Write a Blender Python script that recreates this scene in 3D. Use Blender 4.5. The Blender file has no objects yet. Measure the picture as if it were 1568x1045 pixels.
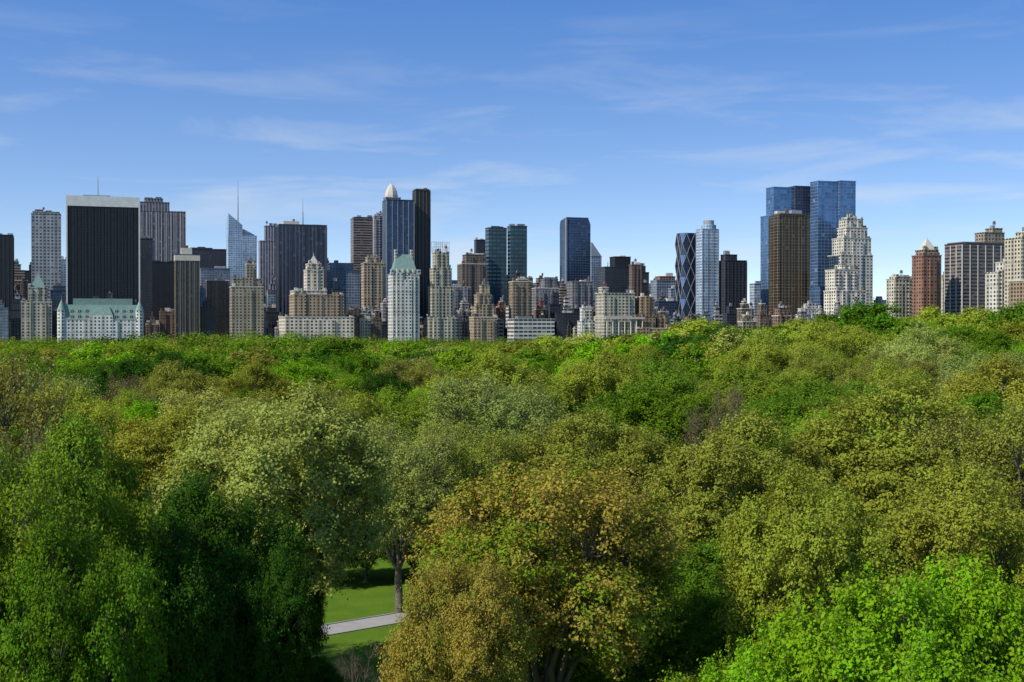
import bpy, math, random
import numpy as np
from mathutils import Vector, Matrix

random.seed(7)
rng = np.random.default_rng(7)
scene = bpy.context.scene
CAM_H = 34.0
F = 1970.0      # reference survey distance (m): 1 unit of bearing table = 1 m at this distance
HY = 505.0
YAW = math.radians(18)

# ------------------------------------------------------------------ terrain
def terrain(x, y):
    x = np.asarray(x, float); y = np.asarray(y, float)
    z = 15.0*np.exp(-((x-160)/85)**2/2 - ((y-430)/150)**2/2)
    z = z + 15.0*np.exp(-((x-370)/150)**2/2 - ((y-950)/240)**2/2)
    z = z + 3.0*np.exp(-((x+150)/90)**2/2 - ((y-380)/130)**2/2)
    z = z + 11.0*np.exp(-((x+250)/75)**2/2 - ((y-1150)/150)**2/2)
    z = z + 12.0*np.exp(-((x-160)/40)**2/2 - ((y-1150)/130)**2/2)
    return z

# ------------------------------------------------------------------ node helpers
def new_mat(name):
    m = bpy.data.materials.new(name); m.use_nodes = True
    nt = m.node_tree; nt.nodes.clear()
    out = nt.nodes.new('ShaderNodeOutputMaterial')
    return m, nt, out

def mathn(nt, op, a, b=None, c=None):
    n = nt.nodes.new('ShaderNodeMath'); n.operation = op
    for i, v in enumerate((a, b, c)):
        if v is None: continue
        if isinstance(v, (int, float)): n.inputs[i].default_value = v
        else: nt.links.new(v, n.inputs[i])
    return n.outputs[0]

def mixc(nt, fac, a, b, mode='MIX'):
    n = nt.nodes.new('ShaderNodeMix'); n.data_type = 'RGBA'; n.blend_type = mode
    def s(sock, v):
        if isinstance(v, (int, float)): sock.default_value = v
        elif isinstance(v, (tuple, list)): sock.default_value = tuple(v)+((1,) if len(v) == 3 else ())
        else: nt.links.new(v, sock)
    s(n.inputs[0], fac); s(n.inputs[6], a); s(n.inputs[7], b)
    return n.outputs[2]

def simple(name, col, rough=0.8, metal=0.0, noise=0.25, scale=0.15):
    m, nt, out = new_mat(name)
    p = nt.nodes.new('ShaderNodeBsdfPrincipled')
    tc = nt.nodes.new('ShaderNodeTexCoord')
    nz = nt.nodes.new('ShaderNodeTexNoise'); nz.inputs['Scale'].default_value = scale; nz.inputs['Detail'].default_value = 6
    nt.links.new(tc.outputs['Object'], nz.inputs['Vector'])
    f = mathn(nt, 'MULTIPLY_ADD', nz.outputs['Fac'], 2*noise, 1-noise)
    c = mixc(nt, 1.0, col, f, 'MULTIPLY')
    nt.links.new(c, p.inputs['Base Color'])
    p.inputs['Roughness'].default_value = rough; p.inputs['Metallic'].default_value = metal
    nt.links.new(p.outputs[0], out.inputs[0])
    return m

FC = {}
def facade(name, wall, glass=(0.03,0.04,0.05), bay=4.0, flr=3.7, wf=0.5, hf=0.55, gm=0.0, blind=0.12, rough=0.18, wallrough=0.85):
    m, nt, out = new_mat(name)
    p = nt.nodes.new('ShaderNodeBsdfPrincipled')
    uv = nt.nodes.new('ShaderNodeUVMap'); uv.uv_map = 'UVMap'
    sp = nt.nodes.new('ShaderNodeSeparateXYZ'); nt.links.new(uv.outputs[0], sp.inputs[0])
    oi = nt.nodes.new('ShaderNodeObjectInfo')
    U = mathn(nt, 'DIVIDE', sp.outputs[0], bay); V = mathn(nt, 'DIVIDE', sp.outputs[1], flr)
    def band(X, f):
        fr = mathn(nt, 'FRACT', X)
        d = mathn(nt, 'ABSOLUTE', mathn(nt, 'SUBTRACT', fr, 0.5))
        return mathn(nt, 'LESS_THAN', d, f/2)
    mask = mathn(nt, 'MULTIPLY', band(U, wf), band(V, hf))
    cv = nt.nodes.new('ShaderNodeCombineXYZ')
    nt.links.new(mathn(nt, 'FLOOR', U), cv.inputs[0]); nt.links.new(mathn(nt, 'FLOOR', V), cv.inputs[1])
    wn = nt.nodes.new('ShaderNodeTexWhiteNoise'); wn.noise_dimensions = '2D'
    nt.links.new(cv.outputs[0], wn.inputs['Vector'])
    isb = mathn(nt, 'GREATER_THAN', wn.outputs['Value'], 1-blind)
    gvar = mathn(nt, 'MULTIPLY_ADD', wn.outputs['Value'], 0.5 if gm>0.25 else 0.8, 0.7 if gm>0.25 else 0.55)
    g = mixc(nt, 1.0, glass, gvar, 'MULTIPLY')
    blc = tuple(min(1, 0.35*w+0.65*gl+0.015) for w, gl in zip(wall, glass))
    g = mixc(nt, isb, g, blc)
    tc = nt.nodes.new('ShaderNodeTexCoord')
    nz = nt.nodes.new('ShaderNodeTexNoise'); nz.inputs['Scale'].default_value = 0.06; nz.inputs['Detail'].default_value = 8; nz.inputs['Roughness'].default_value = 0.7
    mpp = nt.nodes.new('ShaderNodeMapping'); mpp.inputs['Scale'].default_value = (1,1,0.35)
    nt.links.new(tc.outputs['Object'], mpp.inputs[0]); nt.links.new(mpp.outputs[0], nz.inputs['Vector'])
    wv = mathn(nt, 'MULTIPLY_ADD', nz.outputs['Fac'], 1.1, 0.45)
    wcol = mixc(nt, 1.0, wall, wv, 'MULTIPLY')
    ov = mathn(nt, 'MULTIPLY_ADD', oi.outputs['Random'], 0.45, 0.72)
    wcol = mixc(nt, 1.0, wcol, ov, 'MULTIPLY')
    hh = nt.nodes.new('ShaderNodeHueSaturation'); nt.links.new(wcol, hh.inputs['Color'])
    rr2 = mathn(nt, 'FRACT', mathn(nt, 'MULTIPLY', oi.outputs['Random'], 37.7))
    nt.links.new(mathn(nt, 'MULTIPLY_ADD', rr2, 0.03, 0.485), hh.inputs['Hue'])
    nt.links.new(mathn(nt, 'MULTIPLY_ADD', rr2, -0.45, 1.15), hh.inputs['Saturation'])
    wcol = hh.outputs[0]
    belt = mathn(nt, 'LESS_THAN', mathn(nt, 'FRACT', mathn(nt, 'DIVIDE', sp.outputs[1], flr*6.0)), 0.07)
    wcol = mixc(nt, mathn(nt, 'MULTIPLY', belt, 0.5), wcol, tuple(w*0.4 for w in wall))
    # every third column darker: shade of a recess painted into the flat wall
    strip = mathn(nt, 'LESS_THAN', mathn(nt, 'FRACT', mathn(nt, 'DIVIDE', mathn(nt,'FLOOR',U), 3.0)), 0.3)
    if gm == 0.0: wcol = mixc(nt, mathn(nt, 'MULTIPLY', strip, 0.45), wcol, tuple(w*0.35 for w in wall))
    col = mixc(nt, mask, wcol, g)
    if gm > 0.25:
        n3 = nt.nodes.new('ShaderNodeTexNoise'); n3.inputs['Scale'].default_value = 0.02; n3.inputs['Detail'].default_value = 3
        m3 = nt.nodes.new('ShaderNodeMapping'); m3.inputs['Scale'].default_value = (2.2,2.2,0.5)
        nt.links.new(tc.outputs['Object'], m3.inputs[0]); nt.links.new(m3.outputs[0], n3.inputs['Vector'])
        col = mixc(nt, 1.0, col, mathn(nt, 'MULTIPLY_ADD', n3.outputs['Fac'], 1.2, 0.4), 'MULTIPLY')  # uneven glass reflections put into the base colour as stretched noise
    nt.links.new(col, p.inputs['Base Color'])
    mg = mathn(nt, 'MULTIPLY', mask, mathn(nt, 'SUBTRACT', 1.0, isb))
    nt.links.new(mathn(nt, 'MULTIPLY', mg, gm), p.inputs['Metallic'])
    nt.links.new(mathn(nt, 'MULTIPLY_ADD', mask, rough-wallrough, wallrough), p.inputs['Roughness'])
    nt.links.new(p.outputs[0], out.inputs[0])
    FC[name] = m
    return m

facade('black_glass', (0.018,0.019,0.024), (0.011,0.013,0.018), 3.0, 3.9, 0.6, 0.8, 0.0, 0.0, 0.3)
facade('dark_glass', (0.040,0.044,0.054), (0.026,0.037,0.057), 4.4, 4.2, 0.65, 0.6, 0.3, 0.05)
facade('navy_glass', (0.045,0.065,0.10), (0.035,0.065,0.13), 4.5, 4.4, 0.8, 0.7, 0.6, 0.03)
facade('blue_glass', (0.12,0.20,0.31), (0.10,0.21,0.37), 6.0, 5.0, 0.9, 0.85, 0.65, 0.02)
facade('pale_glass', (0.34,0.40,0.46), (0.17,0.28,0.42), 5.0, 4.6, 0.75, 0.6, 0.4, 0.12)
facade('teal_glass', (0.026,0.042,0.055), (0.03,0.11,0.13), 7.0, 6.5, 0.8, 0.5, 0.4, 0.25)
facade('blue_grey_glass', (0.23,0.27,0.32), (0.08,0.125,0.19), 4.6, 4.4, 0.7, 0.6, 0.3, 0.15)
facade('striped_grey', (0.30,0.28,0.30), (0.05,0.05,0.07), 5.2, 3.9, 0.55, 1.1, 0.1, 0.05)
facade('striped_bronze', (0.13,0.095,0.05), (0.014,0.012,0.012), 5.4, 4.4, 0.70, 0.85, 0.2, 0.03)
facade('striped_dark', (0.10,0.09,0.085), (0.025,0.025,0.03), 5.0, 3.9, 0.65, 1.1, 0.2, 0.04)
facade('striped_blue', (0.11,0.12,0.16), (0.03,0.037,0.06), 5.4, 3.9, 0.7, 1.1, 0.3, 0.04)
facade('banded_brown', (0.22,0.17,0.14), (0.027,0.027,0.033), 6.0, 4.6, 1.1, 0.5, 0.1, 0.12)
facade('banded_white', (0.46,0.44,0.40), (0.035,0.04,0.05), 7.0, 5.6, 0.85, 0.5, 0.1, 0.1)
facade('cream_stone', (0.56,0.49,0.36), (0.035,0.033,0.032), 5.4, 4.6, 0.5, 0.58, 0.0, 0.10)
facade('white_stone', (0.66,0.64,0.57), (0.05,0.05,0.055), 5.4, 4.8, 0.46, 0.55, 0.0, 0.10)
facade('limestone', (0.64,0.57,0.45), (0.04,0.04,0.042), 6.2, 4.8, 0.5, 0.55, 0.0, 0.12)
facade('tan_brick', (0.37,0.29,0.19), (0.025,0.022,0.02), 5.2, 4.4, 0.5, 0.58, 0.0, 0.10)
facade('brown_brick', (0.20,0.145,0.105), (0.022,0.019,0.02), 5.2, 4.4, 0.46, 0.55, 0.0, 0.10)
facade('red_brick', (0.30,0.15,0.09), (0.03,0.025,0.025), 5.4, 4.4, 0.5, 0.55, 0.0, 0.2)
facade('orange_brick', (0.46,0.27,0.14), (0.035,0.03,0.03), 5.4, 4.6, 0.48, 0.55, 0.0, 0.12)
facade('grey_stone', (0.29,0.28,0.285), (0.035,0.035,0.045), 5.0, 4.6, 0.52, 0.55, 0.0, 0.12)
facade('grey_grid', (0.40,0.41,0.43), (0.06,0.07,0.08), 6.5, 6.0, 0.6, 0.6, 0.0, 0.1)
M_ROOF = simple('roof_gravel', (0.16,0.155,0.15))
M_COPPER = simple('copper_roof', (0.165,0.26,0.215), 0.7, 0, 0.45, 0.3)
M_STONE = simple('pale_stone', (0.50,0.45,0.37))
M_WHITE = simple('white_panel', (0.60,0.585,0.57))
M_STEEL = simple('steel', (0.32,0.33,0.35), 0.5, 0.3)
M_DARK = simple('dark_metal', (0.03,0.03,0.035), 0.6)
M_TANK = simple('tank_wood', (0.13,0.09,0.06))
M_SLATE = simple('slate_roof', (0.10,0.105,0.115))

# ------------------------------------------------------------------ mesh builder
class MB:
    def __init__(s): s.v=[]; s.f=[]; s.uv=[]; s.mi=[]; s.mats=[]
    def m(s, mat):
        if mat not in s.mats: s.mats.append(mat)
        return s.mats.index(mat)
    def face(s, pts, mat, uvs=None):
        b=len(s.v); s.v += [tuple(p) for p in pts]; s.f.append(list(range(b,b+len(pts))))
        s.uv += uvs if uvs else [(p[0],p[1]) for p in pts]; s.mi.append(s.m(mat))
    def frustum(s, lo, hi, mat, top=None):
        n=len(lo); u=0
        for i in range(n):
            j=(i+1)%n; a,b=Vector(lo[i]),Vector(lo[j]); L=(b-a).length
            c,d=Vector(hi[j]),Vector(hi[i])
            s.face([a,b,c,d],mat,[(u,a.z),(u+L,b.z),(u+L,c.z),(u,d.z)]); u+=L
        if top is not False: s.face(hi, top or M_ROOF)
    def box(s,x0,x1,y0,y1,z0,z1,mat,top=None):
        q=[(x0,y0),(x1,y0),(x1,y1),(x0,y1)]
        s.frustum([(a,b,z0) for a,b in q],[(a,b,z1) for a,b in q],mat,top or M_ROOF)
    def ngon(s,cx,cy,r0,r1,z0,z1,n,mat,top=None,ph=0):
        A=[ph+2*math.pi*i/n for i in range(n)]
        s.frustum([(cx+r0*math.cos(a),cy+r0*math.sin(a),z0) for a in A],[(cx+r1*math.cos(a),cy+r1*math.sin(a),z1) for a in A],mat,top or mat)
    def beam(s,p,q,r,mat):
        p=Vector(p);q=Vector(q);d=(q-p).normalized();a=d.orthogonal().normalized();b=d.cross(a)
        lo=[p+a*r,p+b*r,p-a*r,p-b*r]; hi=[x+(q-p) for x in lo]
        s.frustum(lo,hi,mat,mat)
    def obj(s,name,loc=(0,0,0),rz=0):
        me=bpy.data.meshes.new(name); me.from_pydata(s.v,[],s.f)
        uvl=me.uv_layers.new(name='UVMap'); uvl.data.foreach_set('uv',np.array(s.uv,'f').ravel())
        for m in s.mats: me.materials.append(m)
        me.polygons.foreach_set('material_index',s.mi); me.update()
        o=bpy.data.objects.new(name,me); o.location=loc; o.rotation_euler[2]=rz
        scene.collection.objects.link(o); return o

def zz(py,dist): return CAM_H+(HY-py)*dist/F
MASON=('cream_stone','white_stone','limestone','tan_brick','brown_brick','red_brick','orange_brick','grey_stone')

def tank(b,x,y,z):
    for sx in(-1,1):
        for sy in(-1,1): b.beam((x+sx,y+sy,z),(x+sx,y+sy,z+3.2),0.15,M_DARK)
    b.ngon(x,y,1.9,1.9,z+3.2,z+6.6,10,M_TANK); b.ngon(x,y,2.0,0.1,z+6.6,z+8,10,M_TANK)

def bld(name,dist,X0,X1,yt,mat,r=0.7,tiers=(),fins=0,finmat=None,roof=None,clutter=True,cornice=True,extra=None,yaw=YAW):
    """tiers: (x0,x1,ytop[,mat[,depthfactor]]).  roof: (kind,x0,x1,ybase,ytop,mat)"""
    if isinstance(mat,str): mat=FC[mat]
    k=dist/F; mid=(X0+X1)/2; ph=math.atan((mid-784)/F); th=yaw+ph
    c=math.cos(th)+r*abs(math.sin(th)); w=(X1-X0)*k/c; D=r*w
    gz=0.0; b=MB(); cc=1/max(0.5,math.cos(th))
    rnd=random.Random(int(X0*13+dist))
    masonry=mat.name in MASON
    z1=zz(yt,dist)
    def tbox(x0,x1,za,zb,m,df,inset=0.0):
        ww=(x1-x0)*k/c; ox=((x0+x1)/2-mid)*k/ (math.cos(th)+0.0001)
        lim=max(0,(w-ww)/2); ox=max(-lim,min(lim,ox*(1.0)))
        dd=D*df
        bx=(ox-ww/2+inset,ox+ww/2-inset,-dd/2,dd/2)
        b.box(*bx,za,zb,m)
        if cornice:
            e=0.5; h=1.3
            b.box(bx[0]-e,bx[1]+e,bx[2]-e,bx[3]+e,zb-h*0.6,zb+h*0.4,M_STONE if (masonry and rnd.random()<0.5) else m)
        if masonry and ww>14:
            nb=rnd.choice((1,2,2,3)); 
            for i in range(nb):
                pw=ww*0.5/nb*rnd.uniform(0.55,0.9); pc=bx[0]+(i+0.5)*(bx[1]-bx[0])/nb
                up=rnd.uniform(-7,3.5)
                b.box(pc-pw/2,pc+pw/2,bx[2]-rnd.uniform(1.3,2.2),bx[2]+rnd.uniform(2,4),max(za,0),zb+up,m)
            for sx in (bx[0]+2,bx[1]-2):
                if rnd.random()<0.6: b.box(sx-1.6,sx+1.6,bx[2]+0.4,bx[2]+4,zb,zb+rnd.uniform(2,5),m)
        return bx
    bx=tbox(X0,X1,gz,z1,mat,1.0)
    tops=[(bx,z1)]
    for i,t in enumerate(tiers):
        m=t[3] if len(t)>3 and t[3] else mat
        if isinstance(m,str): m=FC[m]
        df=t[4] if len(t)>4 else 0.9*(0.35+0.65*(t[1]-t[0])/(X1-X0))-0.02*i
        bt=tbox(t[0],t[1],z1-0.3*(i+1),zz(t[2],dist),m,df,0.07*(i+1)); tops.append((bt,zz(t[2],dist)))
    if fins:
        fm=finmat or M_STEEL
        n=max(2,int(w/fins)); e=0.55; fw=0.45
        for i in range(n+1):
            x=-w/2+w*i/n
            b.box(x-fw,x+fw,-D/2-e,-D/2-0.02,gz,z1-2,fm,fm)
        n=max(2,int(D/fins))
        for i in range(n+1):
            y=-D/2+D*i/n
            b.box(-w/2-e,-w/2-0.02,y-fw,y+fw,gz,z1-2,fm,fm); b.box(w/2+0.02,w/2+e,y-fw,y+fw,gz,z1-2,fm,fm)
    if roof:
        kind,rx0,rx1,ryb,ryt,rm=roof
        ww=(rx1-rx0)*k/c; ox=((rx0+rx1)/2-mid)*k*cc; dd=ww*r*0.98; za,zb=zz(ryb,dist),zz(ryt,dist)
        if kind in('pyr','mansard'):
            f={'pyr':0.06,'mansard':0.72}[kind]
            q=[(ox-ww/2,-dd/2),(ox+ww/2,-dd/2),(ox+ww/2,dd/2),(ox-ww/2,dd/2)]
            b.frustum([(x,y,za) for x,y in q],[(ox+(x-ox)*f,y*f,zb) for x,y in q],rm,rm)
            b.ngon(ox,0,0.5,0.15,zb,zb+5,6,rm)
        elif kind=='gable':
            f=0.62
            b.frustum([(ox-ww/2,-dd/2,za),(ox+ww/2,-dd/2,za),(ox+ww/2,dd/2,za),(ox-ww/2,dd/2,za)],
                      [(ox-ww*f/2,-0.3,zb),(ox+ww*f/2,-0.3,zb),(ox+ww*f/2,0.3,zb),(ox-ww*f/2,0.3,zb)],rm,rm)
        elif kind=='dome':
            R=ww/2; H=zb-za
            prof=[(1,0),(0.98,0.18),(0.85,0.42),(0.62,0.64),(0.34,0.8),(0.14,0.88),(0.04,1)]
            for a,bb in zip(prof[:-1],prof[1:]):
                b.ngon(ox,0,R*a[0],R*bb[0],za+H*a[1],za+H*bb[1],8,rm)
    if clutter:
        for ti,(bt,zt) in enumerate(tops):
            W=bt[1]-bt[0]; DD=bt[3]-bt[2]; last=(ti==len(tops)-1) and not roof
            if last:
                for _ in range(rnd.choice((1,2,3))):
                    a=rnd.uniform(0.15,0.45)*W; x=rnd.uniform(bt[0]+a/2,bt[1]-a/2); h=rnd.uniform(2,6.5)
                    d2=rnd.uniform(0.25,0.5)*DD; y=rnd.uniform(bt[2]+d2/2,bt[3]-d2/2)
                    b.box(x-a/2,x+a/2,y-d2/2,y+d2/2,zt+0.3+_*0.01,zt+h,rnd.choice((mat,M_STONE,M_STEEL,M_ROOF,M_TANK)))
                if W>8 and 'glass' not in mat.name and rnd.random()<0.7:
                    tank(b,rnd.uniform(bt[0]+3,bt[1]-3),rnd.uniform(bt[2]*0.5,0),zt+rnd.uniform(0,3))
            elif masonry and W>12:
                for sx in (bt[0]+rnd.uniform(2,4),bt[1]-rnd.uniform(2,4)):
                    h=rnd.uniform(2,6); b.box(sx-2,sx+2,bt[2]+1,bt[2]+6,zt+0.2,zt+h,rnd.choice((mat,M_STONE,M_TANK)))
    if extra: extra(b,w,D,z1,k,c,mid,cc)
    cx=(mid-784)*k
    return b.obj(name,(cx,dist,0),yaw)

def mast(px,y0,y1,r=0.9,mat=None):
    def f(b,w,D,z1,k,c,mid,cc):
        x=(px-mid)*k*cc; dist=k*F; za,zb=zz(y0,dist),zz(y1,dist); h=zb-za
        b.ngon(x,0,r*1.4,r,za-4,za+h*0.5,6,mat or M_STEEL); b.ngon(x,0,r*0.6,r*0.25,za+h*0.5,zb,5,mat or M_STEEL)
    return f

# ------------------------------------------------------------------ skyline, east to west
bld('black_tower',2000,-30,20,361,'black_glass',fins=6,finmat=M_DARK)
bld('office_building',2150,18,42,430,'brown_brick')
bld('grid_tower',2350,50,93,329,'grey_grid',tiers=((52,91,326,'grey_grid',0.96),),clutter=True)
bld('office_tower',2500,90,107,398,'pale_glass')
def gm_ex(b,w,D,z1,k,c,mid,cc):
    b.box(-w/2-0.9,w/2+0.9,-D/2-0.9,D/2+0.9,z1-15,z1+0.5,M_WHITE)
    for sx in(-1,1): b.box(sx*w/2-1.0,sx*w/2+1.0,-D/2-1.05,-D/2+1,0,z1-15,M_WHITE)
    x=(151-mid)*k; b.ngon(x,0,0.9,0.35,z1,z1+33,6,M_STEEL); b.box(x-22,x+18,-8,8,z1,z1+3.5,M_STEEL)
bld('white_banded_black_tower',1960,106,211,304,'black_glass',r=0.45,fins=4.6,finmat=FC['black_glass'],clutter=False,cornice=False,extra=gm_ex)
bld('apartment_tower',1905,34,79,463,'cream_stone',tiers=((44,73,441),),roof=('pyr',47,70,441,420,M_COPPER))
def plaza_ex(b,w,D,z1,k,c,mid,cc):
    q=[(-w/2,-D/2),(w/2,-D/2),(w/2,D/2),(-w/2,D/2)]; zt=z1+20
    b.frustum([(x,y,z1) for x,y in q],[(x*0.88,y*0.82,zt) for x,y in q],M_COPPER,M_ROOF)
    b.box(-w*0.33,w*0.38,-D*0.3,D*0.3,zt,zt+9,M_COPPER,M_COPPER); b.box(-w*0.1,-w*0.02,-D*0.2,D*0.1,zt+9,zt+13,M_DARK)
    for i in range(11):
        x=-w*0.44+w*0.88*i/10
        for lv in(0,1):
            b.box(x-1.5,x+1.5,-D/2-0.3+lv*2.6,-D/2+6,z1+1+lv*8,z1+6+lv*8,M_STONE,M_COPPER)
            b.box(x-0.8,x+0.8,-D/2-0.36+lv*2.6,-D/2-0.31+lv*2.6,z1+1.6+lv*8,z1+5+lv*8,M_DARK,M_DARK)
    for i in range(8):
        x=-w*0.42+w*0.84*i/7; b.box(x-1,x+1,-D*0.25,-D*0.2,zt-2,zt+rf0.uniform(5,9),M_TANK)
    for x in(-w/2+4,w/2-4):
        b.ngon(x,-D/2+4,6,6,0,z1+12,12,FC['white_stone']); b.ngon(x,-D/2+4,6.4,0.3,z1+12,z1+27,12,M_COPPER)
        b.ngon(x,-D/2+4,0.3,0.15,z1+27,z1+33,5,M_STEEL)
    b.box(-w*0.14,w*0.14,-D/2-2,-D/2+5,0,z1+5,FC['white_stone']); 
    b.frustum([(-w*0.14,-D/2-2,z1+5),(w*0.14,-D/2-2,z1+5),(w*0.14,-D/2+9,z1+5),(-w*0.14,-D/2+9,z1+5)],[(-w*0.1,-D/2+3,z1+17),(w*0.1,-D/2+3,z1+17),(w*0.1,-D/2+5,z1+17),(-w*0.1,-D/2+5,z1+17)],M_COPPER,M_COPPER)
rf0=random.Random(3)
bld('mansard_grand_hotel',1850,94,215,489,'white_stone',r=0.6,clutter=False,extra=plaza_ex)
bld('striped_office_tower',2300,210,283,326,'striped_grey',tiers=((210,259,312),(222,250,306)),fins=8,finmat=M_STONE)
bld('dark_slab_tower',2050,210,233,366,'dark_glass')
bld('office_tower',2150,232,270,402,'black_glass')
def stripe_crown(b,w,D,z1,k,c,mid,cc):
    b.box(-w/2-0.8,w/2+0.8,-D/2-0.8,D/2+0.8,z1-9,z1-1,M_STONE)
    b.box(-w*0.25,w*0.2,-D/3,D/3,z1,z1+10,M_STONE); b.box(-w*0.18,w*0.05,-D/4,D/4,z1+10,z1+14,M_TANK)
bld('stone_crowned_tower',1920,268,305,391,'striped_dark',fins=6.5,finmat=FC['tan_brick'],clutter=False,extra=stripe_crown)
bld('office_building',2250,290,346,383,'dark_glass',tiers=((292,325,381),),fins=0)
bld('office_building',2200,306,352,412,'blue_grey_glass')
bld('apartment_building',1960,316,351,430,'brown_brick')
def boa(b,w,D,z1,k,c,mid,cc):
    zt=z1; q=[(-w/2,-D/2),(w*0.02,-D/2),(w*0.02,D/2),(-w/2,D/2)]
    b.frustum([(x,y,zt-60) for x,y in q],[(-w/2+1,-D/2+1,zt+46),(w*0.02-1,-D/2+3,zt+22),(w*0.02-1,D/2-3,zt+22),(-w/2+1,D/2-1,zt+40)],FC['pale_glass'],FC['pale_glass'])
    q=[(w*0.03,-D/2),(w/2,-D/2),(w/2,D/2),(w*0.03,D/2)]
    b.frustum([(x,y,zt-60) for x,y in q],[(w*0.03,-D/2+2,zt+14),(w/2-4,-D/2+5,zt+2),(w/2-4,D/2-3,zt+2),(w*0.03,D/2-3,zt+14)],FC['blue_grey_glass'],FC['pale_glass'])
    b.ngon(-w*0.12,0,1.8,0.8,zt+10,zt+85,6,M_STEEL); b.ngon(-w*0.12,0,0.7,0.3,zt+85,zt+118,5,M_STEEL)
bld('crystal_spire_tower',2750,347,393,362,'pale_glass',clutter=False,cornice=False,extra=boa)
bld('ornate_apartment_building',1900,352,403,440,'tan_brick',tiers=((355,400,428),(376,392,405)),roof=('pyr',377,391,405,392,M_SLATE))
bld('office_tower',2500,396,428,370,'striped_grey',tiers=((405,428,347),))
bld('sloping_dark_office_tower',2100,423,500,346,'striped_blue',r=0.5,fins=7,finmat=FC['dark_glass'],extra=mast(464,346,305))
bld('stepped_stone_hotel',1880,427,541,486,'limestone',tiers=((443,526,452,'tan_brick'),(445,500,446,'limestone'),(466,495,414,'limestone'),(469,491,405,'limestone')),roof=('pyr',472,489,405,392,M_STONE))
bld('office_building',2130,494,551,417,'blue_grey_glass',tiers=((501,541,404),))
bld('banded_office_tower',2350,537,574,336,'banded_brown',tiers=((539,572,334,'dark_glass'),))
bld('apartment_tower',1990,553,590,404,'tan_brick',tiers=((560,580,395),))
bld('slim_office_tower',2250,571,589,331,'grey_stone')
bld('domed_glass_tower',2100,586,634,308,'navy_glass',tiers=((587,613,304,'grey_stone'),),fins=9,finmat=M_STEEL,roof=('dome',588,611,304,280,M_STONE))
bld('slim_dark_tower',2120,632,659,293,'black_glass',r=0.9,tiers=((633,657,291,'brown_brick'),),fins=6,finmat=FC['brown_brick'])
def hamp(b,w,D,z1,k,c,mid,cc):
    for sx in(-1,1):
        b.box(sx*w*0.3-1.8,sx*w*0.3+1.8,-3,3,z1+8,z1+36,FC['white_stone'])
        b.box(sx*w*0.5-2.2,sx*w*0.5+0.1*sx+2.2,-D/2+0.5,-D/2+6,z1,z1+7,FC['white_stone'])
    for i in range(4):
        x=-w*0.3+w*0.2*i; b.box(x-1.3,x+1.3,-D/2+1,-D/2+8,z1+2,z1+8,M_STONE,M_COPPER)
    b.box(-w*0.2,w*0.2,-D/2-2.5,-D/2+2,0,z1-8,FC['white_stone'])
bld('copper_gabled_hotel',1860,594,642,421,'white_stone',r=0.8,roof=('gable',596,640,421,390,M_COPPER),clutter=False,extra=hamp)
bld('stepped_cream_tower',1870,650,699,488,'cream_stone',tiers=((655,695,440),(658,692,412),(662,688,388)))
bld('apartment_building',2050,700,746,405,'brown_brick',tiers=((708,744,391),))
bld('office_building',2500,726,744,368,'dark_glass')
bld('twin_slab_glass_tower',2200,743,776,350,'teal_glass',r=0.6)
bld('twin_slab_glass_tower',2210,777,807,347,'teal_glass',r=0.6)
bld('stone_apartment_building',1875,718,761,486,'tan_brick',tiers=((723,757,470),(726,752,452),(734,750,437)))
bld('apartment_building',2000,686,720,440,'grey_stone')
bld('banded_apartment_building',1865,777,849,489,'banded_white',r=0.5)
bld('apartment_tower',1900,779,814,432,'tan_brick',tiers=((790,807,428),))
bld('office_building',2060,812,856,442,'grey_stone',tiers=((830,856,428),))
def slant(b,w,D,z1,k,c,mid,cc):
    b.frustum([(-w/2,-D/2,z1),(w/2,-D/2,z1),(w/2,D/2,z1),(-w/2,D/2,z1)],[(-w/2+1,-D/2+1,z1+12),(w/2-4,-D/2+1,z1+12),(w/2-4,D/2-1,z1+8),(-w/2+1,D/2-1,z1+8)],FC['navy_glass'])
    b.box(-w/2-1.2,-w/2+1.5,-D/2-1.2,-D/2+2,0,z1+11,M_STEEL)
bld('navy_glass_tower',2250,857,904,345,'navy_glass',clutter=False,cornice=False,extra=slant)
def spirecap(b,w,D,z1,k,c,mid,cc):
    b.frustum([(-w/2,-D/2,z1),(w/2,-D/2,z1),(w/2,D/2,z1),(-w/2,D/2,z1)],[(-w/2,-D/2,z1+26),(-w/2+2,-D/2,z1+26),(-w/2+2,D/2,z1+26),(-w/2,D/2,z1+26)],M_STEEL,M_STEEL)
bld('slant_topped_tower',2450,901,921,393,'blue_grey_glass',clutter=False,extra=spirecap)
bld('office_building',2060,868,908,432,'grey_stone')
bld('office_building',2150,914,970,410,'dark_glass',tiers=((934,965,394,'black_glass'),))
bld('apartment_tower',2050,963,984,406,'brown_brick')
bld('apartment_building',1930,843,889,480,'dark_glass')
bld('apartment_building',1890,884,916,492,'white_stone',tiers=((888,906,472),))
def club(b,w,D,z1,k,c,mid,cc):
    for i in range(7):
        x=-w*0.45+w*0.9*i/6; b.ngon(x,-D/2-3.4,1.0,0.85,z1-30,z1-4,10,M_STONE)
    b.box(-w*0.5,w*0.5,-D/2-5,-D/2-2.3,z1-4,z1-1,M_STONE)
bld('colonnaded_stone_building',1880,908,985,485,'cream_stone',tiers=((912,972,450),(918,930,441)),extra=club)
bld('orange_brick_apartment_building',1885,960,1027,503,'orange_brick',tiers=((962,1002,485),(974,1000,455),(1003,1024,487)))
bld('glass_office_building',2250,996,1036,430,'blue_grey_glass',tiers=((1003,1034,424,'red_brick'),))
bld('office_building',2050,1000,1037,462,'navy_glass')
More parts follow.
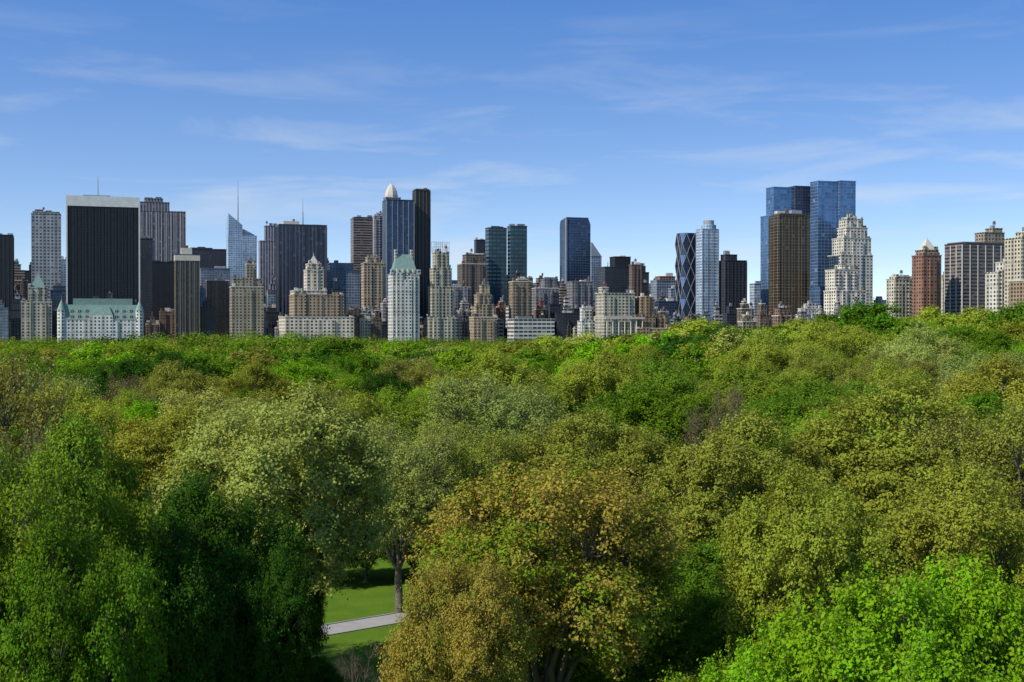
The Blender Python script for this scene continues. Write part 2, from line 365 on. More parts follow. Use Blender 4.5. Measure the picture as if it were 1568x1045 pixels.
def diagrid():
    dist=2050;k=dist/F; b=MB(); th=YAW+math.atan((1052-784)/F); w=(1070-1034)*k/(math.cos(th)+math.sin(th)*0.9); D=w*0.9
    z0=30; zt=zz(358,dist); n=9; rings=[]
    b.box(-w*0.55,w*0.6,-D*0.6,D*0.6,0,z0,FC['tan_brick'])
    for i in range(n+1):
        c=0.3 if i%2==0 else 5.2
        z=z0+(zt-z0)*i/n; X=w/2;Y=D/2
        rings.append([(-X+c,-Y,z),(X-c,-Y,z),(X,-Y+c,z),(X,Y-c,z),(X-c,Y,z),(-X+c,Y,z),(-X,Y-c,z),(-X,-Y+c,z)])
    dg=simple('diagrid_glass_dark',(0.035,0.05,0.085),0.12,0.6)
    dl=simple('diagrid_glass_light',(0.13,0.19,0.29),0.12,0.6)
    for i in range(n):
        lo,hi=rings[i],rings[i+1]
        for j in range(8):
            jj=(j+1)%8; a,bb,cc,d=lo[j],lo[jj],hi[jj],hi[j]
            m=dl if j%2 else dg  # corner facets' differing reflection painted in as a lighter copy of the glass
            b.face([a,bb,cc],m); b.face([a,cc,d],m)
    b.face(rings[-1],M_ROOF)
    X=w/2+0.15;Y=D/2+0.15
    for i in range(n):
        za=z0+(zt-z0)*i/n; zb=z0+(zt-z0)*(i+1)/n
        for s in range(2):
            xa=-X+2*X*s/2; xb=-X+2*X*(s+1)/2; xm=(xa+xb)/2
            for (p,q) in (((xa,za),(xm,zb)),((xm,zb),(xb,za))) if i%2==0 else (((xa,zb),(xm,za)),((xm,za),(xb,zb))):
                b.beam((p[0],-Y,p[1]),(q[0],-Y,q[1]),0.65,M_STEEL)
                ya=-Y+(p[0]+X)*Y/X; yb=-Y+(q[0]+X)*Y/X
                b.beam((-X,ya,p[1]),(-X,yb,q[1]),0.65,M_STEEL)
    b.obj('diagrid_glass_tower',((1052-784)*k,dist,0),YAW)
diagrid()
def crown(b,w,D,z1,k,c,mid,cc):
    b.ngon(w*0.08,0,w*0.42,w*0.42,z1,z1+7,16,FC['pale_glass'],M_ROOF); b.ngon(w*0.08,0,w*0.3,w*0.3,z1+7,z1+14,16,M_STEEL)
bld('pale_glass_residential_tower',2020,1066,1100,352,'pale_glass',r=0.8,clutter=False,fins=8,finmat=M_STEEL,extra=crown)
bld('dark_residential_tower',2020,1099,1143,400,'dark_glass',tiers=((1104,1128,391),),fins=6,finmat=M_DARK)
bld('glass_office_building',2120,1148,1182,435,'pale_glass',r=0.5)
bld('blue_glass_tower',2060,1165,1240,332,'blue_glass',r=0.55,tiers=((1174,1216,289,'blue_glass'),(1210,1240,287,'navy_glass',0.98)),clutter=False)  # navy tier: the tower's unlit side put in as darker glass colour
bld('blue_glass_tower',2040,1238,1309,440,'blue_glass',r=0.55,tiers=((1239,1281,280,'blue_glass'),(1277,1308,279,'blue_glass',0.96)),clutter=False)
bld('bronze_striped_tower',1940,1178,1238,332,'striped_bronze',r=0.6,fins=8,finmat=FC['striped_bronze'],tiers=((1182,1234,329),))
bld('limestone_residential_tower',1990,1268,1335,392,'limestone',tiers=((1274,1333,366),(1282,1327,350),(1285,1320,337),(1290,1310,334)))
bld('limestone_apartment_building',1900,1262,1325,446,'limestone',tiers=((1264,1314,414),(1280,1304,407)))
bld('white_apartment_building',1850,1219,1263,482,'white_stone',tiers=((1222,1258,473),(1232,1250,466)))
bld('apartment_building',1840,1270,1360,487,'limestone',r=0.4,tiers=((1280,1345,478),))
bld('apartment_building',2000,1338,1362,460,'blue_grey_glass')
bld('cream_apartment_building',1750,1358,1399,428,'cream_stone',tiers=((1362,1396,424),))
bld('pyramid_capped_brick_tower',1640,1397,1440,392,'red_brick',r=0.9,tiers=((1402,1436,384,'tan_brick'),),roof=('pyr',1404,1434,384,366,M_STONE))
bld('cream_apartment_building',1700,1437,1456,428,'limestone')
bld('brown_striped_apartment_block',1680,1449,1541,375,'banded_brown',r=0.5,tiers=((1452,1538,373),(1498,1538,357,'tan_brick'),(1510,1530,350,'tan_brick')),fins=11,finmat=M_WHITE)
bld('cream_apartment_building',1560,1510,1562,418,'limestone',tiers=((1526,1560,402),))
bld('cream_apartment_tower',1500,1540,1610,366,'cream_stone',tiers=((1556,1600,356),))
bld('apartment_building',1480,1548,1640,430,'tan_brick')
sb=MB(); k=1870/F
for i in range(9): sb.beam((-13+i*3.25,0,0),(-13+i*3.25,0,16),0.25,M_DARK)
for z in(0.5,8,15.5): sb.beam((-13,0,z),(13,0,z),0.22,M_DARK)
sgn=sb.obj('rooftop_hotel_sign',((675-784)*k,1862,zz(388,1870)),YAW)
for i,(txt,z) in enumerate((('ESSEX',8.8),('HOUSE',1.2))):
    cu=bpy.data.curves.new('sign_letters','FONT'); cu.body=txt; cu.size=8.2; cu.align_x='CENTER'; cu.extrude=0.3; cu.materials.append(M_WHITE)
    to=bpy.data.objects.new('letters_%d'%(i+1),cu); to.parent=sgn; to.location=(0,-0.7,z); to.rotation_euler=(math.pi/2,0,0); scene.collection.objects.link(to)

rf=random.Random(5)
mas=['tan_brick','brown_brick','grey_stone','cream_stone','brown_brick','dark_glass','banded_white','brown_brick','grey_stone','limestone','blue_grey_glass','striped_dark','red_brick','dark_glass']
far=['dark_glass','blue_grey_glass','grey_stone','striped_grey','brown_brick','navy_glass','black_glass','banded_brown','dark_glass']
def infill(a,bb,step,d0,d1,t0,t1,pal):
    x=a
    while x<bb:
        wd=rf.uniform(*step); t=rf.uniform(t0,t1); mt=rf.choice(pal)
        tr=()
        if rf.random()<0.7:
            q=rf.uniform(0.1,0.35)*wd; q2=rf.uniform(0.1,0.35)*wd; t2=t-rf.uniform(5,14); tr=((x+q,x+wd-q2,t2),)
            if rf.random()<0.5: tr=tr+((x+q+2,x+wd-q2-3,t2-rf.uniform(3,8)),)
        bld('office_building' if 'glass' in mt else 'apartment_building',rf.uniform(d0,d1),x,x+wd,t,mt,r=rf.uniform(0.6,1),tiers=tr)
        x+=wd*rf.uniform(0.85,1.1)
infill(-60,1150,(13,28),1930,1990,465,500,mas)
infill(-60,1060,(13,28),2080,2200,436,475,far)
infill(-60,1000,(15,32),2350,2550,408,450,far)
infill(400,1040,(10,22),1890,1925,488,508,mas)
infill(1130,1640,(20,40),1780,1900,480,494,mas[:5])
infill(1340,1640,(20,36),1900,2100,455,480,mas[:5])
infill(-500,-60,(30,60),1900,2100,400,480,mas)
infill(1640,2000,(30,60),1500,1700,400,470,mas)

# ------------------------------------------------------------------ leaves & bark
def leaf_mat(name, rust=None, rfac=0.5):
    m,nt,out=new_mat(name)
    oi=nt.nodes.new('ShaderNodeObjectInfo'); at=nt.nodes.new('ShaderNodeAttribute'); at.attribute_name='Col'
    sp=nt.nodes.new('ShaderNodeSeparateColor'); nt.links.new(at.outputs['Color'],sp.inputs[0])
    base=oi.outputs['Color']
    if rust:
        f=mathn(nt,'GREATER_THAN',mathn(nt,'ADD',mathn(nt,'MULTIPLY',sp.outputs[1],0.75),mathn(nt,'MULTIPLY',sp.outputs[0],0.25)),1-rfac)
        base=mixc(nt,f,base,rust)
    hs=nt.nodes.new('ShaderNodeHueSaturation')
    nt.links.new(base,hs.inputs['Color'])
    h=mathn(nt,'ADD',mathn(nt,'MULTIPLY_ADD',sp.outputs[0],0.02,0.49),mathn(nt,'MULTIPLY_ADD',sp.outputs[1],0.03,-0.015))
    nt.links.new(h,hs.inputs['Hue'])
    v=mathn(nt,'ADD',mathn(nt,'MULTIPLY_ADD',sp.outputs[0],0.35,0.72),mathn(nt,'MULTIPLY',sp.outputs[1],0.35))
    nt.links.new(v,hs.inputs['Value'])
    d=nt.nodes.new('ShaderNodeBsdfDiffuse'); t=nt.nodes.new('ShaderNodeBsdfTranslucent')
    nt.links.new(hs.outputs[0],d.inputs[0])
    tcol=mixc(nt,1.0,hs.outputs[0],(1.3,1.2,0.6),'MULTIPLY'); nt.links.new(tcol,t.inputs[0])
    a=nt.nodes.new('ShaderNodeMixShader'); a.inputs[0].default_value=0.33; nt.links.new(d.outputs[0],a.inputs[1]); nt.links.new(t.outputs[0],a.inputs[2])
    nt.links.new(a.outputs[0],out.inputs[0]); return m
M_LEAF=leaf_mat('spring_leaves'); M_LEAFR=leaf_mat('rusty_spring_leaves',(0.33,0.25,0.045),0.52)
M_BARK=simple('bark',(0.12,0.10,0.075),0.9,0,0.4,1.5)

def kmeans(P,k,r,it=6):
    C=P[r.choice(len(P),k,replace=False)]
    for _ in range(it):
        lab=((P[:,None]-C[None])**2).sum(-1).argmin(1)
        for i in range(k):
            s=P[lab==i]
            if len(s): C[i]=s.mean(0)
    return lab,C

def tubes(P0,P1,R0,R1,n):
    d=P1-P0; L=np.linalg.norm(d,axis=1,keepdims=True)+1e-6; d=d/L
    up=np.where(np.abs(d[:,2:3])>0.9,np.array([[1.,0,0]]),np.array([[0,0,1.]]))
    a=np.cross(d,up); a/=np.linalg.norm(a,axis=1,keepdims=True)+1e-9; b=np.cross(d,a)
    th=np.arange(n)*2*np.pi/n
    ring=a[:,None]*np.cos(th)[None,:,None]+b[:,None]*np.sin(th)[None,:,None]
    V=np.concatenate([P0[:,None]+ring*R0[:,None,None],P1[:,None]+ring*R1[:,None,None]],1)
    i=np.arange(n); j=(i+1)%n
    f=np.stack([i,j,j+n,i+n],1)
    Fc=(np.arange(len(P0))*2*n)[:,None,None]+f[None]
    return V.reshape(-1,3),Fc.reshape(-1,4)

def curved(P0,P1,R0,R1,n,r,segs=3,bend=0.08,sag=0.0):
    Vs=[];Fs=[];off=0
    L=np.linalg.norm(P1-P0,axis=1,keepdims=True)
    prev=P0; pr=R0
    for s in range(1,segs+1):
        t=s/segs
        q=P0+(P1-P0)*t
        if s<segs: q=q+r.normal(size=q.shape)*L*bend*0.6+np.array([0,0,-1.0])*L*sag*4*t*(1-t)
        rr=R0+(R1-R0)*t
        v,f=tubes(prev,q,pr,rr,n); Vs.append(v);Fs.append(f+off);off+=len(v); prev=q;pr=rr
    return np.concatenate(Vs),np.concatenate(Fs)

def make_tree(name,seed,H=24.,R=10.,base=7.,lobes=34,tips=1500,lpt=40,ls=0.2,spread=0.3,lobe_r=0.30,leafmat=None,reach=1.1,tmin=0.4,soft=0.45):
    r=np.random.default_rng(seed)
    cz=(H+base)/2; rz=(H-base)/2
    C=[]; tries=0
    while len(C)<lobes and tries<6000:
        tries+=1
        d=r.normal(size=3); d/=np.linalg.norm(d)
        if d[2]<-0.75: continue
        s=r.uniform(0.52,0.80) if r.random()<0.82 else r.uniform(0.1,0.5)
        p=np.array([d[0]*R*s,d[1]*R*s,cz+d[2]*rz*s*1.05])
        if all(np.linalg.norm(p-q)>R*0.31*(1-tries/8000) for q in C): C.append(p)
    C=np.array(C); nl=len(C)
    LR=R*lobe_r*r.uniform(0.65,1.3,nl)
    w=LR**2; w/=w.sum(); li=r.choice(nl,tips,p=w)
    d=r.normal(size=(tips,3)); d[:,2]+=0.5; out=(C[li]-np.array([0,0,cz]))/R; d+=out*0.9
    d/=np.linalg.norm(d,axis=1,keepdims=True)
    T=C[li]+d*(LR[li]*r.uniform(0.45,1.05,tips)**0.6)[:,None]*np.array([1,1,0.95])
    T+=r.normal(size=T.shape)*soft*R/10
    kl=7; ll,LC=kmeans(C,kl,r)
    fork=np.array([0,0,base*0.75])
    LN=fork+(LC-fork)*0.45; LN[:,2]=np.maximum(LN[:,2],base*0.9)
    CN=LN[ll]+(C-LN[ll])*0.72
    sc=R/10
    Vs=[];Fs=[];off=0
    def add(vf):
        nonlocal off
        Vs.append(vf[0]);Fs.append(vf[1]+off);off+=len(vf[0])
    tb=0.55*sc
    add(curved(np.array([[0,0,-1.0]]),fork[None],np.array([tb*1.25]),np.array([tb*0.8]),9,r,4,0.02))
    add(curved(np.repeat(fork[None],kl,0),LN,np.full(kl,tb*0.55),np.full(kl,tb*0.33),7,r,3,0.05,0.03))
    add(curved(LN[ll],CN,np.full(nl,tb*0.3),np.full(nl,tb*0.16),5,r,3,0.06,0.02))
    S=[];Sp=[];tp=np.zeros(tips,int)
    for i in range(nl):
        idx=np.where(li==i)[0]
        if len(idx)<4:
            S.append(C[i]);Sp.append(i);tp[idx]=len(S)-1;continue
        kk=max(2,min(12,len(idx)//7)); lab,K=kmeans(T[idx],kk,r,4)
        for q in range(kk):
            S.append(CN[i]+(K[q]-CN[i])*0.62);Sp.append(i)
        tp[idx]=len(S)-kk+lab
    S=np.array(S);Sp=np.array(Sp)
    add(curved(CN[Sp],S,np.full(len(S),tb*0.12),np.full(len(S),tb*0.06),4,r,2,0.07))
    add(curved(S[tp],T,np.full(tips,tb*0.05),np.full(tips,0.012),3,r,2,0.06))
    BV=np.concatenate(Vs);BF=np.concatenate(Fs)
    N=tips*lpt
    if N>0:
        ti=np.repeat(np.arange(tips),lpt)
        t=r.uniform(tmin,reach,(N,1))
        c=S[tp][ti]+(T[ti]-S[tp][ti])*t+r.normal(size=(N,3))*spread*np.array([1,1,0.8])
        nrm=r.normal(size=(N,3))*0.45+np.array([0,0,0.40])+ (d[ti])*0.75
        nrm/=np.linalg.norm(nrm,axis=1,keepdims=True)
        a=np.cross(nrm,r.normal(size=(N,3))); a/=np.linalg.norm(a,axis=1,keepdims=True); b=np.cross(nrm,a)
        s=(ls*r.uniform(0.6,1.35,N))[:,None]
        LV=np.stack([c-a*s*0.5,c+b*s*0.36-a*s*0.05+nrm*s*0.08,c+a*s*0.55,c-b*s*0.36-a*s*0.05+nrm*s*0.08],1).reshape(-1,3)
        LF=np.arange(N*4).reshape(-1,4)+len(BV)
        V=np.concatenate([BV,LV]);Fc=np.concatenate([BF,LF])
        tr=r.random(tips); lobeR=r.random(nl); g=0.5*tr[ti]+0.5*lobeR[li[ti]]
        colr=np.stack([r.random(N),g,np.zeros(N),np.ones(N)],1)
        col=np.concatenate([np.full((len(BV),4),0.5),np.repeat(colr,4,0)])
    else: V,Fc=BV,BF; col=np.full((len(BV),4),0.5)
    return mesh_np(name,V,Fc,[M_BARK,leafmat or M_LEAF],np.concatenate([np.zeros(len(BF),int),np.ones(len(Fc)-len(BF),int)]),col)

def mesh_np(name,V,Fc,mats,mi,col=None):
    me=bpy.data.meshes.new(name)
    me.vertices.add(len(V)); me.vertices.foreach_set('co',V.astype('f').ravel())
    n=len(Fc); me.loops.add(n*4); me.loops.foreach_set('vertex_index',Fc.astype('i').ravel())
    me.polygons.add(n); me.polygons.foreach_set('loop_start',(np.arange(n)*4).astype('i'))
    try: me.polygons.foreach_set('loop_total',np.full(n,4,'i'))
    except Exception: pass
    for m in mats: me.materials.append(m)
    me.polygons.foreach_set('material_index',mi.astype('i'))
    if col is not None:
        at=me.color_attributes.new(name='Col',type='FLOAT_COLOR',domain='POINT'); at.data.foreach_set('color',col.astype('f').ravel())
    me.update(calc_edges=True)
    return me

near=[make_tree('elm_mesh_a',1,tips=2400,lpt=40,ls=0.25,lobes=30,lobe_r=0.31),
      make_tree('elm_mesh_b',2,tips=2200,lpt=40,ls=0.25,lobes=22,lobe_r=0.38),
      make_tree('elm_mesh_c',3,tips=2400,lpt=38,ls=0.25,lobes=38,lobe_r=0.27)]
rusty=make_tree('oak_mesh',4,tips=3000,lpt=36,ls=0.23,lobes=36,lobe_r=0.29,leafmat=M_LEAFR,soft=0.5)
sparse=make_tree('sparse_mesh',5,tips=2800,lpt=20,ls=0.22,lobes=32,spread=0.25,tmin=0.3,soft=0.5)
dense=make_tree('maple_mesh',6,tips=2400,lpt=42,ls=0.28,lobes=34,lobe_r=0.31,base=5)
bare=make_tree('bare_mesh',8,tips=1100,lpt=0,lobes=22,base=3)
budding=make_tree('budding_mesh',9,tips=2400,lpt=7,ls=0.2,lobes=26,spread=0.25,tmin=0.3,soft=0.5,base=4)
mid=[make_tree('mid_mesh_%d'%i,20+i,tips=800,lpt=24,ls=0.54,spread=0.40,lobes=18+5*i,lobe_r=0.36) for i in range(3)]

YG=(0.28,0.33,0.035); OL=(0.255,0.275,0.038); GR=(0.11,0.215,0.012); DG=(0.040,0.10,0.010); BR=(0.19,0.35,0.012); PG=(0.32,0.365,0.08); BN=(0.24,0.20,0.055); MG=(0.18,0.265,0.022)
tree_pos=[]
def tree(name,me,x,y,h,R,colr,rz=None):
    o=bpy.data.objects.new(name,me); z=float(terrain(x,y))
    o.location=(x,y,z-0.05); o.scale=(R/10,R/10,h/24); o.rotation_euler[2]=random.uniform(0,6.28) if rz is None else rz
    o.color=(*colr,1); scene.collection.objects.link(o); tree_pos.append((x,y,R)); return o
def tr(name,me,bx,top,d,R,colr,rz=None):
    x=(bx-784)*d/F; z=CAM_H-(top-HY)*d/F-float(terrain(x,d)); return tree(name,me,x,d,z,R,colr,rz)
tr('elm_tree',sparse,5,525,112,10,(0.26,0.25,0.04))
tr('elm_tree',near[0],115,668,84,6.4,(0.17,0.26,0.02))
tr('elm_tree',near[1],-30,690,72,6.5,MG)
tr('elm_tree',near[2],120,800,70,5.0,(0.10,0.20,0.012))
tr('maple_tree',dense,330,710,96,6.2,(0.05,0.12,0.012))
tr('maple_tree',dense,240,780,86,4.8,(0.045,0.11,0.012))
tr('maple_tree',dense,405,830,90,3.8,DG)
tr('elm_tree',near[2],425,600,120,11.5,PG)
tr('elm_tree',sparse,610,640,152,8.5,PG)
tr('oak_tree',rusty,835,700,95,10.3,(0.19,0.29,0.02),0.5)
tr('oak_tree',rusty,712,850,84,4.9,OL)
tr('elm_tree',near[0],1150,652,125,10,OL)
tr('elm_tree',near[1],1390,588,135,13,(0.26,0.29,0.035))
tr('elm_tree',sparse,1560,603,125,10,OL)
tr('elm_tree',near[2],1240,733,98,7.5,YG)
tr('elm_tree',near[0],1480,733,100,8.5,(0.28,0.30,0.035))
tr('maple_tree',dense,1330,864,62,6.8,BR)
tr('maple_tree',dense,1540,831,66,6.5,BR)
tr('maple_tree',dense,1130,955,66,4.0,BR)
tr('elm_tree',near[0],760,550,215,11,YG); tr('elm_tree',near[2],905,543,225,11,YG)
tr('elm_tree',sparse,700,640,160,9,YG); tr('elm_tree',near[1],920,630,165,11,OL)
tr('elm_tree',near[2],520,592,190,10,YG)
tr('elm_tree',near[0],1265,500,320,15,YG); tr('elm_tree',near[0],1170,520,300,12,YG)
tr('maple_tree',dense,225,530,290,14,DG); tr('maple_tree',dense,140,545,310,11,GR)
tr('maple_tree',dense,655,590,250,8,BR); tr('maple_tree',dense,500,542,330,11,GR)
tr('maple_tree',dense,1500,494,350,14,GR); tr('maple_tree',dense,1400,483,420,14,BR)
tr('budding_tree',budding,1110,585,170,5.5,BN)
tr('budding_tree',budding,40,640,92,4.5,BN)
tr('bare_tree',bare,545,975,112,2.8,OL)
tr('maple_tree',dense,470,1000,106,2.8,DG)
tr('maple_tree',dense,450,870,122,3.0,DG)
tr('maple_tree',dense,480,770,168,6,DG); tr('maple_tree',dense,560,790,170,5,DG); tr('maple_tree',dense,635,770,170,6,DG)

def in_gap(x,y,m=0):
    b=784+F*x/y
    return (y<156 and 470-m<b<655) or (112<y<158 and -46<x<-5)
pal=[(YG,4),(OL,1.8),(GR,2.8),(DG,1.9),(BR,1.6),(PG,1.4),(MG,3)]
cols=[c for c,_ in pal]; wts=[w for _,w in pal]
def jit(c,a=0.20):
    v=random.uniform(1-a,1+a); return tuple(q*v*random.uniform(1-a/2,1+a/2) for q in c)
def clear(x,y,R,f=0.75):
    for (a,b,r) in tree_pos:
        if (a-x)**2+(b-y)**2 < ((r+R)*f)**2: return False
    return True
rr=random.Random(11)
for ring0,ring1,step in ((88,150,10),(150,300,15.5),(300,575,18)):
    y=ring0
    while y<ring1:
        lim=0.47*y+25; x=-lim
        while x<lim:
            px,py=x+rr.uniform(-.4,.4)*step,y+rr.uniform(-.4,.4)*step; x+=step
            if in_gap(px,py): continue
            R=rr.uniform(0.48,0.85)*step+1
            if py<150:
                h=rr.uniform(11,16); f=0.55; me=rr.choice([dense]+near); c=rr.choice([DG,DG,MG,GR])
            else:
                f=0.66; h=(rr.uniform(13,17)+R*0.75); random.seed(rr.random())
                me=rr.choice(near+[sparse,dense]) if py<320 else rr.choice(mid)
                if py<320 and rr.random()<0.05: me=budding
                c=random.choices(cols,wts)[0]
                if me is sparse: c=random.choice([OL,YG,PG,PG])
                elif me is dense: c=random.choice([GR,BR,DG])
                elif me is budding: c=BN
            if not clear(px,py,R,f): continue
            if py<150: h=min(h,CAM_H-(780-HY)*py/F+2)
            nm='maple_tree' if me is dense else ('budding_tree' if (me is sparse or me is budding) else 'elm_tree')
            tree(nm,me,px,py,h,R,jit(c))
        y+=step*0.85
print('trees',len(tree_pos))

def distant():
    r=np.random.default_rng(99); Vs=[];Cs=[]
    y=585.; C=[]
    while y<1815:
        step=19+ (y-560)*0.009
        lim=0.46*y+60
        for x in np.arange(-lim,lim,step): C.append((x+r.uniform(-.4,.4)*step,y+r.uniform(-.4,.4)*step,step))
        y+=step*1.1
    palc=np.array([YG,OL,GR,DG,BR,MG,MG,YG,GR,DG])
    for (x,yy,st) in C:
        u=r.random(); R=st*(0.42+0.4*u); h=(13.5+8*u+r.uniform(-1,2.5)) if yy<1200 else 12+9*u; tz=float(terrain(x,yy))
        N=700 if yy<900 else 340; s=0.85 if yy<900 else 1.3
        K=7; d=r.normal(size=(K,3)); d[:,2]=np.abs(d[:,2])*0.8; d/=np.linalg.norm(d,axis=1,keepdims=True)
        cz=h*0.55; LC=d*np.array([R*.6,R*.6,h*0.30]); li=r.integers(0,K,N)
        e=r.normal(size=(N,3)); e[:,2]+=0.5; e/=np.linalg.norm(e,axis=1,keepdims=True)
        c=LC[li]+e*R*0.42*r.uniform(0.75,1.05,(N,1)); c[:,2]+=cz
        c+=np.array([x,yy,tz])
        nr=e*1.0+r.normal(size=(N,3))*0.35+np.array([0,0,0.2]); nr/=np.linalg.norm(nr,axis=1,keepdims=True)
        a=np.cross(nr,r.normal(size=(N,3))); a/=np.linalg.norm(a,axis=1,keepdims=True); b=np.cross(nr,a)
        ss=s*r.uniform(0.6,1.3,(N,1))*0.5
        Vs.append(np.stack([c-a*ss,c+b*ss*.8,c+a*ss,c-b*ss*.8],1).reshape(-1,3))
        base=palc[r.integers(0,len(palc))]*r.uniform(0.6,1.1)
        cc=base[None]*(0.75+0.4*r.random((N,1)))*(0.85+0.3*r.random(K)[li])[:,None]
        Cs.append(np.repeat(np.concatenate([cc,np.ones((N,1))],1),4,0))
    V=np.concatenate(Vs);Cc=np.concatenate(Cs);Fc=np.arange(len(V)).reshape(-1,4)
    m,nt,out=new_mat('distant_foliage'); at=nt.nodes.new('ShaderNodeAttribute'); at.attribute_name='Col'
    d=nt.nodes.new('ShaderNodeBsdfDiffuse'); t=nt.nodes.new('ShaderNodeBsdfTranslucent'); mx=nt.nodes.new('ShaderNodeMixShader'); mx.inputs[0].default_value=0.22
    nt.links.new(at.outputs['Color'],d.inputs[0]);nt.links.new(at.outputs['Color'],t.inputs[0]);nt.links.new(d.outputs[0],mx.inputs[1]);nt.links.new(t.outputs[0],mx.inputs[2]);nt.links.new(mx.outputs[0],out.inputs[0])
    me=mesh_np('distant_trees',V,Fc,[m],np.zeros(len(Fc),int),Cc)
    o=bpy.data.objects.new('distant_trees',me); scene.collection.objects.link(o)
    print('distant faces',len(Fc),len(C))
distant()

# ------------------------------------------------------------------ ground and path
xs=np.unique(np.concatenate([np.linspace(-30000,-1000,12),np.linspace(-1000,1000,101),np.linspace(1000,30000,12)]))
ys=np.unique(np.concatenate([np.linspace(-30000,-200,12),np.linspace(-200,1900,106),np.linspace(1900,30000,12)]))
X,Y=np.meshgrid(xs,ys); Z=terrain(X,Y); V=np.stack([X,Y,Z],-1).reshape(-1,3)
nx,ny=len(xs),len(ys); i,j=np.meshgrid(np.arange(nx-1),np.arange(ny-1)); q=(j*nx+i).ravel()
Fc=np.stack([q,q+1,q+nx+1,q+nx],1)
m,nt,out=new_mat('grass'); p=nt.nodes.new('ShaderNodeBsdfPrincipled'); tc=nt.nodes.new('ShaderNodeTexCoord')
n1=nt.nodes.new('ShaderNodeTexNoise'); n1.inputs['Scale'].default_value=0.25; n1.inputs['Detail'].default_value=10; nt.links.new(tc.outputs['Object'],n1.inputs['Vector'])
n2=nt.nodes.new('ShaderNodeTexNoise'); n2.inputs['Scale'].default_value=4; n2.inputs['Detail'].default_value=6; nt.links.new(tc.outputs['Object'],n2.inputs['Vector'])
c=mixc(nt,n1.outputs['Fac'],(0.05,0.11,0.010),(0.13,0.21,0.015)); c=mixc(nt,0.6,c,mathn(nt,'MULTIPLY_ADD',n2.outputs['Fac'],1.2,0.4),'MULTIPLY')
nt.links.new(c,p.inputs['Base Color']); p.inputs['Roughness'].default_value=1.0; p.inputs['Specular IOR Level'].default_value=0.1; nt.links.new(p.outputs[0],out.inputs[0])
o=bpy.data.objects.new('ground',mesh_np('ground',V,Fc,[m],np.zeros(len(Fc),int))); scene.collection.objects.link(o)
M_PATH=simple('path_asphalt',(0.33,0.31,0.29),0.9,0,0.25,0.8)
M_KERB=simple('kerb_stone',(0.30,0.28,0.25),0.9)
pb=MB(); pts=[]
for t in np.linspace(-1,1,61):
    pts.append((-17+t*70, 146+t*36+6*math.sin(t*3)))
def norm_at(a):
    a0=pts[max(0,a-1)]; a1=pts[min(len(pts)-1,a+1)]; d=Vector((a1[0]-a0[0],a1[1]-a0[1])).normalized(); return Vector((-d.y,d.x))
N_=[norm_at(a) for a in range(len(pts))]
def P(a,s,h):
    x=pts[a][0]+N_[a].x*s; y=pts[a][1]+N_[a].y*s; return (x,y,float(terrain(x,y))+h)
for a in range(len(pts)-1):
    pb.face([P(a,-2.1,0.02),P(a+1,-2.1,0.02),P(a+1,2.1,0.02),P(a,2.1,0.02)],M_PATH)
    for s in(-2.22,2.22):
        pb.frustum([P(a,s-.12,0),P(a+1,s-.12,0),P(a+1,s+.12,0),P(a,s+.12,0)],[P(a,s-.12,.12),P(a+1,s-.12,.12),P(a+1,s+.12,.12),P(a,s+.12,.12)],M_KERB,M_KERB)
pb.obj('footpath')

# ------------------------------------------------------------------ light & sky
EL=math.radians(42); sd=Vector((-0.82,-0.57,0)).normalized()
sv=Vector((sd.x*math.cos(EL),sd.y*math.cos(EL),math.sin(EL)))
L=bpy.data.lights.new('sun','SUN'); L.energy=5.0; L.angle=math.radians(0.5); L.color=(1,0.95,0.84)
lo=bpy.data.objects.new('sun',L); lo.rotation_euler=sv.to_track_quat('Z','Y').to_euler(); scene.collection.objects.link(lo)
W=bpy.data.worlds.new('World'); scene.world=W; W.use_nodes=True; nt=W.node_tree; nt.nodes.clear()
out=nt.nodes.new('ShaderNodeOutputWorld'); bg=nt.nodes.new('ShaderNodeBackground'); bg.inputs[1].default_value=0.145
sky=nt.nodes.new('ShaderNodeTexSky'); sky.sky_type='NISHITA'; sky.sun_disc=False; sky.sun_elevation=EL
sky.sun_rotation=math.atan2(sd.x,sd.y)
sky.air_density=1.0; sky.dust_density=0.3; sky.ozone_density=3.0; sky.altitude=0
tc=nt.nodes.new('ShaderNodeTexCoord'); sp=nt.nodes.new('ShaderNodeSeparateXYZ'); nt.links.new(tc.outputs['Generated'],sp.inputs[0])
cb=nt.nodes.new('ShaderNodeCombineXYZ'); nt.links.new(sp.outputs[0],cb.inputs[0]); nt.links.new(sp.outputs[1],cb.inputs[1])
nt.links.new(mathn(nt,'MULTIPLY_ADD',sp.outputs[2],1.9,0.04),cb.inputs[2])
vn=nt.nodes.new('ShaderNodeVectorMath'); vn.operation='NORMALIZE'; nt.links.new(cb.outputs[0],vn.inputs[0]); nt.links.new(vn.outputs[0],sky.inputs[0])
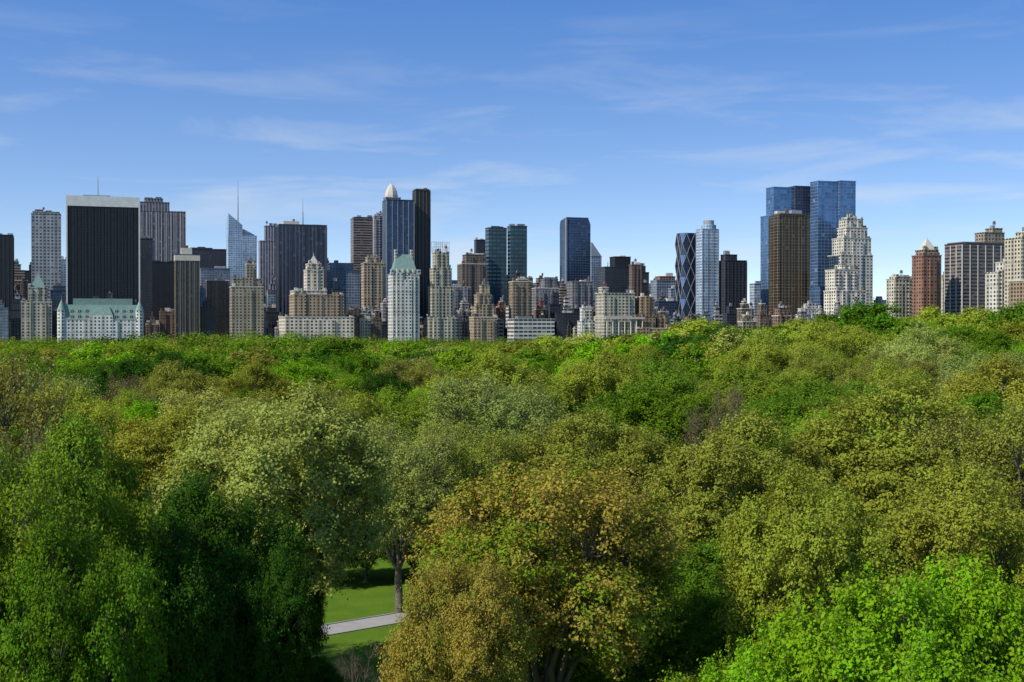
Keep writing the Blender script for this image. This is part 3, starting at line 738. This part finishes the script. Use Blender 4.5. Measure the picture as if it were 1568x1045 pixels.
mp=nt.nodes.new('ShaderNodeMapping'); mp.inputs['Scale'].default_value=(3.6,3.6,24); mp.inputs['Rotation'].default_value=(0,math.radians(5),0); mp.inputs['Location'].default_value=(3.1,0.7,1.9); nt.links.new(tc.outputs['Generated'],mp.inputs[0])
nz=nt.nodes.new('ShaderNodeTexNoise'); nz.inputs['Scale'].default_value=1.5; nz.inputs['Detail'].default_value=10; nz.inputs['Roughness'].default_value=0.57; nz.inputs['Distortion'].default_value=0.5; nt.links.new(mp.outputs[0],nz.inputs['Vector'])
rp=nt.nodes.new('ShaderNodeMapRange'); rp.inputs[1].default_value=0.50; rp.inputs[2].default_value=0.78; rp.inputs[3].default_value=0; rp.inputs[4].default_value=0.65; nt.links.new(nz.outputs['Fac'],rp.inputs[0])
el=nt.nodes.new('ShaderNodeMapRange'); el.inputs[1].default_value=0.09; el.inputs[2].default_value=0.23; el.inputs[3].default_value=1.0; el.inputs[4].default_value=0.15; nt.links.new(sp.outputs[2],el.inputs[0])
cf=mathn(nt,'MULTIPLY',rp.outputs[0],el.outputs[0])
e2=nt.nodes.new('ShaderNodeMapRange'); e2.inputs[1].default_value=0.0; e2.inputs[2].default_value=0.25; e2.inputs[3].default_value=0.0; e2.inputs[4].default_value=1.0; nt.links.new(sp.outputs[2],e2.inputs[0])
tn=mixc(nt,e2.outputs[0],(1.42,1.24,1.10),(0.70,1.03,1.40))
tint=mixc(nt,1.0,sky.outputs[0],tn,'MULTIPLY')
cl=mixc(nt,cf,tint,(5.0,5.4,5.9))
nt.links.new(cl,bg.inputs[0]); nt.links.new(bg.outputs[0],out.inputs[0])

# ------------------------------------------------------------------ camera
cam=bpy.data.cameras.new('camera'); cam.lens=36*F/1568; cam.sensor_width=36; cam.clip_start=0.5; cam.clip_end=60000
co=bpy.data.objects.new('camera',cam); co.location=(0,0,CAM_H); co.rotation_euler=(math.radians(90-0.51),0,0); scene.collection.objects.link(co); scene.camera=co
scene.view_settings.view_transform='Standard'; scene.view_settings.look='None'; scene.view_settings.exposure=0
